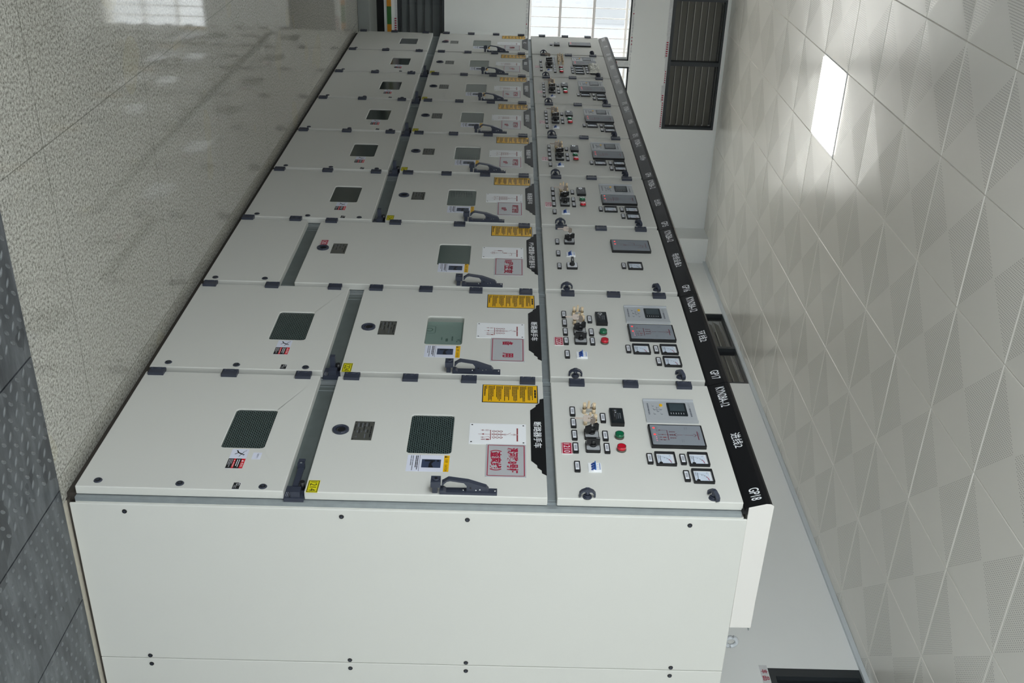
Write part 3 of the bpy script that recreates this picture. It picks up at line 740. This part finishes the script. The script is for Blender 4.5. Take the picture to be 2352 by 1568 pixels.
def danger_b(b):
    b.box(-.058, .058, -.0006, 0, -.029, .029, 'paperwhite'); Y = -.0009
    # lower (towards the latch side) half: red and black bands
    b.quad(.0, .058, .016, .029, Y, 'red'); b.quad(.0, .058, -.003, .016, Y, 'ink'); b.quad(.0, .058, -.010, -.003, Y, 'red'); b.quad(.0, .058, -.029, -.010, Y, 'ink')
    b.poly([(.009, .0185), (.019, .0185), (.014, .027)], Y - .0002, 'white'); b.text('危险', .024, .050, .0185, .0265, Y - .0002, 'white')
    b.bars(.006, .052, .0, .013, 2, Y - .0002, 'label', .4, 51, .06); b.poly([(.009, -.0088), (.015, -.0088), (.012, -.0042)], Y - .0002, 'white'); b.text('DANGER', .020, .050, -.0085, -.0042, Y - .0002, 'white'); b.bars(.004, .054, -.027, -.012, 3, Y - .0002, 'label', .3, 52, .06)
    # struck figure
    b.disc(-.024, .016, .0032, Y, 'ink', 10); b.line(-.026, .012, -.036, -.004, .0055, Y, 'ink'); b.line(-.036, -.004, -.026, -.015, .003, Y, 'ink'); b.line(-.036, -.004, -.050, -.011, .0045, Y, 'ink'); b.line(-.030, .008, -.012, .002, .002, Y, 'ink'); b.line(-.028, .010, -.042, .014, .002, Y, 'ink'); b.pl([(-.042, .014), (-.047, .017), (-.045, .019), (-.052, .022)], .0013, Y, 'ink')
def cablelabel_b(b):
    b.box(-.018, .018, -.0006, 0, -.0115, .0115, 'paperwhite'); b.quad(-.018, .018, -.0115, .0115, -.0008, 'ink'); b.pl([(-.012, -.001), (-.012, .008), (-.004, .008), (-.004, -.001), (-.012, -.001)], .0015, -.001, 'white'); b.ring(-.014, .009, .003, .0015, -.001, 'white', 8, 60, 300); b.bars(-.002, .014, -.009, .001, 3, -.001, 'label', .3, 12)
def truck_b(name):
    P = [(-.253, .027), (-.246, .012), (-.218, .010), (-.203, -.004), (-.192, -.004), (-.166, -.025), (.164, -.025), (.190, -.005), (.205, -.004), (.220, .010), (.237, .011), (.250, .027)]
    def f(b):
        b.prism(P, -.0022, 0, 'fascia'); n = len(name); w = min(.30, .034 * n)
        if n > 7: w = .026 * n
        b.text(name, -.085 if n < 7 else -.135, (-.085 if n < 7 else -.135) + w, -.015, .015, -.0026, 'white', .012)
    return f
def handle_b(b):
    out = [(-.0290, 1.2655), (-.0417, 1.2664), (-.0443, 1.2716), (-.0562, 1.2882), (-.0475, 1.3533), (-.0272, 1.4127), (-.0160, 1.4212), (-.0057, 1.4182), (-.0048, 1.3475), (-.0315, 1.3483), (-.0426, 1.3389), (-.0494, 1.2933), (-.0466, 1.2830), (-.0381, 1.2747), (-.0310, 1.2705)]
    b.prism(out, -.047, -.028, 'slate', 'yz')
    base = [(0, 1.449), (-.009, 1.449), (-.009, 1.2802), (-.0155, 1.2715), (-.0155, 1.259), (0, 1.259)]; b.prism(base, -.050, -.022, 'slate', 'yz')
    # screw head end
    b.box(-.056, -.020, -.050, -.028, 1.230, 1.262, 'slate'); b.cyl((-.038, -.050, 1.247), .0125, .004, 'slate', r2=.010); b.cyl((-.038, -.0541, 1.247), .005, .0006, 'black')
    b.box(-.048, -.028, -.028, 0, 1.2345, 1.2515, 'slate')
    for z in (1.337, 1.4415): b.cyl((-.036, -.009, z), .0048, .003, 'chrome', n=12, r2=.003)
    for y, z in ((-.016, 1.379), (-.0185, 1.392)): b.cyl((-.028, y, z), .0024, .0012, 'chrome', 'x', 10)
    b.cyl((-.028, -.024, 1.361), .0032, .0006, 'black', 'x', 10)
def latch_b(arm):
    def f(b):
        b.box(-.075, -.006, .020, .034, .746, .811, 'slate'); b.box(-.040, -.010, -.004, .020, .768, .800, 'slate'); b.bars(-.04, -.012, .748, .764, 3, .0195, 'label', .2, 9)
        b.cyl((-.060, .020, .800), .009, .030, 'black', n=14)
        if arm:
            b.box(-.16, -.055, .004, .010, .768, .788, 'slate'); b.box(-.172, -.158, -.012, .010, .766, .790, 'slate'); b.box(-.19, -.170, -.012, -.006, .767, .789, 'slate')
            b.cyl((-.165, -.0121, .778), .004, .0006, 'steel', n=10)
        else:
            b.box(-.070, -.050, -.045, .020, .770, .790, 'slate')
    return f
def screwcap_b(b):
    b.cyl((0, 0, 0), .0085, .0025, 'black', 'x', 16, r2=.0075); b.cyl((.0025, 0, 0), .004, .0006, 'slate', 'x', 12)
def door_mb(x0, x1, z0, z1, hole=None):
    b = MB(); o = [(x0, z0), (x1, z0), (x1, z1), (x0, z1)]
    return b.prism(o, 0, .032, 'paint', holes=[rrect(*hole, .014, 4)] if hole else [])
def pane_b(w, m, slots=None):
    def f(b):
        b.box(w[0] - .01, w[1] + .01, .005, .009, w[2] - .01, w[3] + .01, m)
        if slots:
            for r_, (za, zb, xa, xb) in enumerate(slots):
                for i in range(9): 
                    z = w[2] + .014 + i * (w[3] - w[2] - .03) / 9; b.quad(xa, xb, z, z + .008, .0046, 'vent')
    return f
def teal_b(w):
    def f(b):
        b.box(w[0] - .01, w[1] + .01, .027, .030, w[2] - .01, w[3] + .01, 'teal'); Y = .0265
        for xa, xb in ((-.47, -.405), (-.295, -.250)):
            b.pl([(xa, w[2]), (xa, w[2] + .030), (xa + .006, w[2] + .036), (xb - .006, w[2] + .036), (xb, w[2] + .030), (xb, w[2])], .0022, Y, 'pale'); b.ring((xa + xb) / 2, w[2] + .01, .014, .004, Y, 'pale', 12)
        b.text('VC', -.36, -.33, 1.258, 1.278, Y, 'pale', .02); b.bars(-.38, -.34, 1.235, 1.245, 1, Y, 'pale', .6, 3); b.quad(-.36, -.335, 1.212, 1.222, Y, 'pale'); b.bars(-.37, -.345, 1.19, 1.20, 1, Y, 'pale', .5, 4)
    return f
WC = (-.519, -.265, .477, .629); WB = (-.513, -.261, 1.127, 1.284)

def numtag_b(num):
    def f(b):
        b.box(-.034, .034, -.0008, 0, -.019, .019, 'lemon'); b.pl([(-.031, -.0165), (.031, -.0165), (.031, .0165), (-.031, .0165), (-.031, -.0165)], .0022, -.0011, 'ink'); b.text(num, -.026, .026, -.011, .011, -.0012, 'ink')
    return f
def redtag_b(num):
    def f(b):
        b.box(-.034, .034, -.0025, 0, -.019, .019, 'white'); b.quad(-.034, .034, -.019, .019, -.0028, 'redplate')
        for z in (-.0165, .0165): b.quad(-.034, .034, z - .0008, z + .0008, -.0031, 'white')
        b.text(num, -.027, .029, -.011, .011, -.0032, 'white')
    return f

RT = {}
def cabinet(i, xo, w, code, title, sign, truck, num, red, kind, label, panes):
    c = thing('switchgear_cabinet', label, 'switchgear cabinet', (xo, 0, 0), 'row of light grey switchgear cabinets'); c.scale.x = w / .8
    pt = kind == 'pt'; last = i == 8
    zb = .411 if pt else .744; zm = .481 if pt else .8126
    b = MB(); b.box(-.797, -.003, .05, 1.5, .06, 2.27, 'paint')
    b.box(-.797, -.003, .034, .0495, .06, 2.262, 'steel')
    for z0, z1 in ((zb, zm), (1.6165, 1.648)):
        b.box(-.760, -.03, .030, .034, z0 - .02, z1 + .02, 'steel' if z0 > 1 else 'steelshade')
        for x in (-.745, -.715, -.045): b.box(x - .0015, x + .0015, .0285, .030, z0, z1, 'steel')
    b.box(-.797, -.003, .024, .036, 2.262, 2.30, 'dark')
    obj('cabinet_body', b, c)
    # header
    prof = [(.016, 2.272), (.0116, 2.279), (-.0065, 2.338), (-.0062, 2.352), (-.001, 2.360), (.03, 2.362), (.03, 2.272)]
    hd = MB().prism(prof, -.7985, -.0035 if i == 0 else -.0015, 'fascia', 'yz'); h = obj('header_fascia', hd, c)
    f = lambda a0, a1, z0, z1: (lambda a, q: (a0 + a * (a1 - a0), .0116 - (z0 + q * (z1 - z0) - 2.279) * .3068 - .0008, z0 + q * (z1 - z0)))
    n = len(title)
    obj('type_lettering', MB().text('KYN28A-12', 0, 0, 0, 0, 0, 'white', .012, f(-.772, -.628, 2.297, 2.330)), h)
    obj('title_lettering', MB().text(title, 0, 0, 0, 0, 0, 'white', .008, f(-.395 - .0158 * n, -.395 + .0158 * n, 2.297, 2.331)), h)
    obj('number_lettering', MB().text(code, 0, 0, 0, 0, 0, 'white', .012, f(-.103, -.036, 2.297, 2.330)), h)
    cb = MB().box(-.7985, -.002, .031, .53, 2.282, 2.358, 'coverbox')
    if i == 0:
        cb.prism([(.0075, 2.281), (-.0090, 2.338), (-.0085, 2.353), (-.002, 2.3635), (.53, 2.3555), (.53, 2.282)], -.0032, 0.0, 'coverbox', 'yz'); cb.box(-.03, -.002, .53, .545, 2.35, 2.353, 'steel')
    obj('header_cover', cb, c, bevel=.002)
    # doors
    x0, x1 = -.7795, -.0175
    d = obj('cable_compartment_door', door_mb(x0, x1, .06, zb, None if pt else WC), c, bevel=.0035, seg=3)
    for z in ((.0935, .345) if pt else (.105, .39, .678)): sub(d, 'hinge', 'hinge', hinge_b, (-.769 if not pt else -.783, 0, z))
    for x, z in (((-.048, .108), (-.050, .338)) if pt else ((-.052, .125), (-.046, .397), (-.040, .673))): sub(d, 'lock_plug', 'plug', plug_b, (x, 0, z))
    if not pt:
        sub(d, 'viewing_window', 'cw_' + panes[0], pane_b(WC, panes[0]))
        if not last:
            sub(d, 'danger_sticker', 'danger', danger_b, (-.197, 0, .5525)); sub(d, 'earth_switch_sticker', 'cablelabel', cablelabel_b, (-.040, 0, .5855))
    if i == 0:
        def lb(b): b.box(-.020, .020, -.0006, 0, -.015, .015, 'paperwhite'); b.text('电缆室门', -.013, .013, .0, .006, -.0009, 'grey_ink')
        sub(d, 'paper_label', 'paperlabel', lb, (-.216, 0, .615))
    d = obj('breaker_compartment_door', door_mb(x0, x1, zm, 1.6165, WB), c, bevel=.0035, seg=3)
    for z in ((.537, .874, 1.213, 1.555) if pt else (.868, 1.097, 1.327, 1.557)): sub(d, 'hinge', 'hinge', hinge_b, (-.770, 0, z))
    slots = {'a': [(0, 0, -.50, -.44), (0, 0, -.425, -.41)], 'b': [(0, 0, -.345, -.33), (0, 0, -.31, -.265)]}.get(panes[2])
    sub(d, 'viewing_window', 'bw_' + panes[1] + str(panes[2]), pane_b(WB, panes[1], slots))
    if panes[1] == 'clearblue': sub(d, 'breaker_front', 'teal', teal_b(WB))
    dx = -.027 if pt else 0
    sub(d, 'operation_notice', 'notice', notice_b, (-.677 + dx, 0, 1.489)); sub(d, 'mimic_plate', 'mimic_' + kind, mimic_b(kind), (-.392 + dx, 0, 1.4455))
    sub(d, 'name_sign', 'sign_' + code, sign_b(sign), (-.2255 + dx, 0, 1.4765)); sub(d, 'truck_plate', 'truck_' + truck, truck_b(truck), (-.393 + dx, 0, 1.590))
    sub(d, 'caution_sticker', 'caution', caution_b, (-.198 + dx, 0, 1.208)); sub(d, 'door_handle', 'handle', handle_b)
    dz = -.331 if pt else 0
    sub(d, 'crank_port', 'port', port_b, (-.393 + dx, 0, .879 + dz)); sub(d, 'rating_plate', 'rating', rating_b, (-.392 + dx, 0, .960 + dz))
    if num and not pt: sub(d, 'number_tag', 'num_' + num, numtag_b(num), (-.048, 0, .838))
    if pt: sub(d, 'red_number_plate', 'red_' + red, redtag_b(red), (-.483, 0, .545))
    if last: sub(d, 'red_number_plate', 'red_' + red, redtag_b(red), (-.440, 0, .887))
    d = obj('instrument_compartment_door', door_mb(x0, x1, 1.648, 2.266), c, bevel=.0035, seg=3)
    for z in (1.7505, 1.9615, 2.172): sub(d, 'hinge', 'hinge', hinge_b, (-.766, 0, z))
    sub(d, 'lock_knob', 'knob', knob_b, (-.028, 0, 1.748)); sub(d, 'lock_knob', 'knob2', lambda b: knob_b(b, True), (-.038, 0, 2.168))
    lab = lambda x, z: sub(d, 'name_label', 'namelabel', namelabel_b, (x, 0, z))
    swz = 1.785
    if last:
        lab(-.364 - .035, 1.824); sub(d, 'heater_controller', 'module', module_b, (-.375 - .03, 0, 1.875)); sub(d, 'status_panel', 'status1', status_b(True), (-.385 - .03, 0, 2.08))
    elif pt:
        for x in (-.575, -.426, -.273): lab(x, 1.723)
        sub(d, 'rotary_switch', 'rot_up', rot_b(True), (-.579, 0, swz)); sub(d, 'rotary_switch', 'rot_side', rot_side_b, (-.274, 0, swz)); sub(d, 'circuit_breaker', 'mcb', mcb_b, (-.420, 0, 1.785))
        sub(d, 'status_panel', 'statuspt', status_pt_b, (-.532, 0, 2.0945)); lab(-.296, 2.039); sub(d, 'ammeter', 'meterp', meter_b(False), (-.297, 0, 2.095))
    elif kind == 'fd':
        for x in (-.517, -.398, -.329, -.213): lab(x, 1.718)
        for x in (-.639, -.582, -.518, -.448, -.373, -.307, -.240, -.171): lab(x, 1.829)
        for x in (-.64, -.58, -.52, -.45): sub(d, 'test_link', 'link', link_b, (x, 0, 1.866))
        for x, l in ((-.299, 'redoff'), (-.220, 'greenlens'), (-.155, 'redlens')): sub(d, 'pilot_lamp', 'lamp_' + l, lamp_b(l), (x, 0, 1.880))
        sub(d, 'rotary_switch', 'rot_up', rot_b(True), (-.48, 0, swz)); sub(d, 'rotary_switch', 'rot_dn', rot_b(False), (-.405, 0, swz)); sub(d, 'rotary_switch', 'rot_dn', rot_b(False), (-.33, 0, swz)); sub(d, 'circuit_breaker', 'mcb', mcb_b, (-.212, 0, 1.780))
        sub(d, 'protection_relay', 'relay', relay_b, (-.617, 0, 2.083)); sub(d, 'status_panel', 'status1', status_b(True), (-.449, 0, 2.084))
        for x, z in ((-.326, 2.03), (-.238, 2.03), (-.149, 2.03), (-.326, 2.152), (-.238, 2.152), (-.149, 2.152)): sub(d, 'ammeter', 'meter', meter_b(), (x, 0, z))
        for x in (-.319, -.24, -.157): lab(x, 1.973); lab(x - .005, 2.092)
        sub(d, 'red_number_plate', 'red_' + red, redtag_b(red), (-.322, 0, 1.688))
    else:
        for x in (-.554, -.474, -.393, -.311, -.196): lab(x, 1.7235)
        for x in (-.514, -.393, -.313): lab(x, 1.835)
        sub(d, 'red_number_plate', 'red_' + red, redtag_b(red), (-.311, 0, 1.6925))
        for x in (-.552, -.472): sub(d, 'test_link', 'link', link_b, (x, 0, 1.767))
        sub(d, 'fixing_screw', 'screw', lambda b: b.cyl((0, 0, 0), .0025, .0015, 'chrome', n=10), (-.552 + .012, 0, 1.785))
        sub(d, 'rotary_switch', 'rot_up', rot_b(True), (-.398, 0, swz)); sub(d, 'rotary_switch', 'rot_dn', rot_b(False), (-.317, 0, swz)); sub(d, 'circuit_breaker', 'mcb', mcb_b, (-.195, 0, 1.784))
        sub(d, 'heater_controller', 'module', module_b, (-.518, 0, 1.8865)); sub(d, 'pilot_lamp', 'lamp_greenlens', lamp_b('greenlens'), (-.392, 0, 1.886), label='green pilot lamp'); sub(d, 'pilot_lamp', 'lamp_redlens', lamp_b('redlens'), (-.310, 0, 1.886), label='red pilot lamp')
        sub(d, 'protection_relay', 'relay', relay_b, (-.575, 0, 2.093)); sub(d, 'status_panel', 'status1', status_b(True), (-.397, 0, 2.094))
        for x, z in ((-.256, 2.036), (-.258, 2.152), (-.157, 2.152)): sub(d, 'ammeter', 'meter', meter_b(), (x, 0, z))
        for x, z in ((-.255, 1.981), (-.256, 2.0975), (-.156, 2.0965)): lab(x, z)
    if not pt and not last:
        sub(c, 'shutter_latch', 'latch%d' % (i == 0), latch_b(i == 0))
    if i == 0:
        for n, (ya, yb) in enumerate(((.0535, .7365), (.739, 1.499))):
            p = obj('side_panel', MB().box(-.004, .004, ya, yb, .041, 2.281, 'paint'), c, bevel=.003)
            for z in (.219, .9355, 1.353, 2.093): 
                for y in ((.082, .724) if n == 0 else (.764,)): sub(p, 'screw_cap', 'screwcap', screwcap_b, (.004, y, z))
        eb = MB(); eb.cyl((-.03, .6245, 2.268), .011, .02, 'steel', 'z', 16); eb.torus((-.03, .6245, 2.3045), .0205, .0078, 'silver', 'yz', 28, 12); obj('lifting_eye', eb, c)
    return c

B = [0, -.80, -1.615, -2.427, -3.226, -4.025, -4.824, -5.61, -6.385, -7.13]
two = lambda a: [(a, -.058, .058, .012, .050), ('II段', -.018, .034, -.048, -.016)]
CABS = [
 ('GP18', '进线2', [('漯河路8号柜', -.078, .076, .004, .044), ('（查家线）', -.062, .062, -.056, -.014)], '断路器手车', '1214', '1210', 'std', 'light grey switchgear cabinet with the white end panel, black header lettered GP18', ('wired', 'wired', None)),
 ('GP17', '环线2', [('备', -.072, -.036, -.022, .024), ('用', .026, .064, -.022, .024)], '断路器手车', '1224', '1220', 'std', 'light grey switchgear cabinet with black header lettered GP17 and a spare sign', ('wired', 'clearblue', None)),
 ('GP16', '母线设备2', [('II段压变', -.080, .076, -.024, .022)], 'PT+避雷器+消谐器手车', '', '1201', 'pt', 'light grey switchgear cabinet lettered GP16 with a short windowless bottom door', (None, 'midglass', None)),
 ('GP15', '出线2', two('高铁路配号变'), '断路器手车', '1234', '1230', 'std2', 'light grey switchgear cabinet with black header lettered GP15', ('darkglass', 'midglass', 'a')),
 ('GP14', '出线4', two('高铁路开号变'), '断路器手车', '1244', '1240', 'std2', 'light grey switchgear cabinet with black header lettered GP14', ('darkglass', 'midglass', 'b')),
 ('GP13', '出线6', two('高铁路开关站'), '断路器手车', '1254', '1250', 'std2', 'light grey switchgear cabinet with black header lettered GP13', ('darkglass', 'midglass', None)),
 ('GP12', '出线8', two('高铁路开关站'), '断路器手车', '1264', '1260', 'std2', 'light grey switchgear cabinet lettered GP12, third from the barred window', ('darkglass', 'midglass', None)),
 ('GP11', '母线分段', [('分段', -.035, .035, -.024, .024)], '断路器', '1204', '1200', 'fd', 'light grey switchgear cabinet with film-wrapped meters and a block of beige terminals', ('darkglass', 'midglass', None)),
 ('GP10', '隔离', [('隔离', -.035, .035, -.024, .024)], '隔离', '', '1202', 'gl', 'light grey switchgear cabinet at the window end with a nearly bare top door', ('darkglass', 'midglass', None)),
]
for i, (code, title, sign, truck, num, red, kind, label, panes) in enumerate(CABS):
    cabinet(i, B[i], B[i] - B[i + 1], code, title, sign, truck, num, red, kind, label, panes)

# spare keys left in the key switches
def key_mb():
    b = MB(); b.cyl((0, -.049, 0), .003, .004, 'keymetal', n=10)
    b.prism(rrect(-.006, .008, -.002, .0012, .001, 2), -.052, -.050, 'keymetal') if False else None
    c, s_ = math.cos(1.15), math.sin(1.15)
    k = len(b.v); b.prism([(p[0], p[1] - .067) for p in rrect(-.011, .011, -.013, .013, .008, 4)], -.0011, .0011, 'keymetal', 'xy'); b.v[k:] = [(x * c - z * s_, y, x * s_ + z * c) for x, y, z in b.v[k:]]
    return b
def hang_mb():
    b = MB(); b.torus((0, -.074, -.004), .006, .0009, 'chrome', 'yz', 16, 6)
    b.prism([(x, z - .020) for x, z in rrect(-.012, .012, -.014, .013, .006, 3)], -.0750, -.0730, 'keymetal', holes=[[(.003 * math.cos(a), -.014 + .003 * math.sin(a)) for a in (0, 1.05, 2.1, 3.14, 4.2, 5.2)]])
    b.box(-.003, .0035, -.0750, -.0732, -.064, -.033, 'keymetal')
    c, s_ = math.cos(.95), math.sin(.95); b.v[:] = [(x * c - (y + .074) * s_, x * s_ + (y + .074) * c - .074, z) for x, y, z in b.v]
    return b
K1, K2 = key_mb().mesh('switch_key'), hang_mb().mesh('hanging_key')
for i in (0, 1, 2, 3, 4, 5, 6, 7):
    lx = {2: -.579, 7: -.48}.get(i, -.398); w = B[i] - B[i + 1]
    t = thing('key_pair', 'pair of steel keys hanging in the upper black rotary switch of cabinet ' + CABS[i][0], 'keys', (B[i] + lx * w / .8, 0, 1.785), 'keys left in the cabinet switches')
    obj('switch_key', K1, t); obj('hanging_key', K2, t)

# crumpled film over the three outer meters of GP11
b = MB(); r = random.Random(4); nx, nz = 17, 9; x0, x1, z0, z1 = -.402, -.112, 2.108, 2.194; V = []
for iz in range(nz):
    for ix in range(nx):
        a, c = ix / (nx - 1), iz / (nz - 1); e = min(a, 1 - a, c, 1 - c)
        V.append((x0 + a * (x1 - x0) + r.uniform(-.004, .004), -.012 - (.012 + r.uniform(0, .016)) * min(1, e * 7), z0 + c * (z1 - z0) + r.uniform(-.003, .003)))
b.add(V, [(iz * nx + ix, iz * nx + ix + 1, (iz + 1) * nx + ix + 1, (iz + 1) * nx + ix) for iz in range(nz - 1) for ix in range(nx - 1)], 'film')
for a in (.17, .48, .8): b.quad(x0 + a * (x1 - x0) - .006, x0 + a * (x1 - x0) + .006, 2.146, 2.158, -.043, 'grey_ink')
o = obj('plastic_film', b.mesh('plastic_film')); o.location = (B[7], 0, 0)
tag(o, 'crumpled whitish film wrapped over three meters of cabinet GP11', 'plastic film')
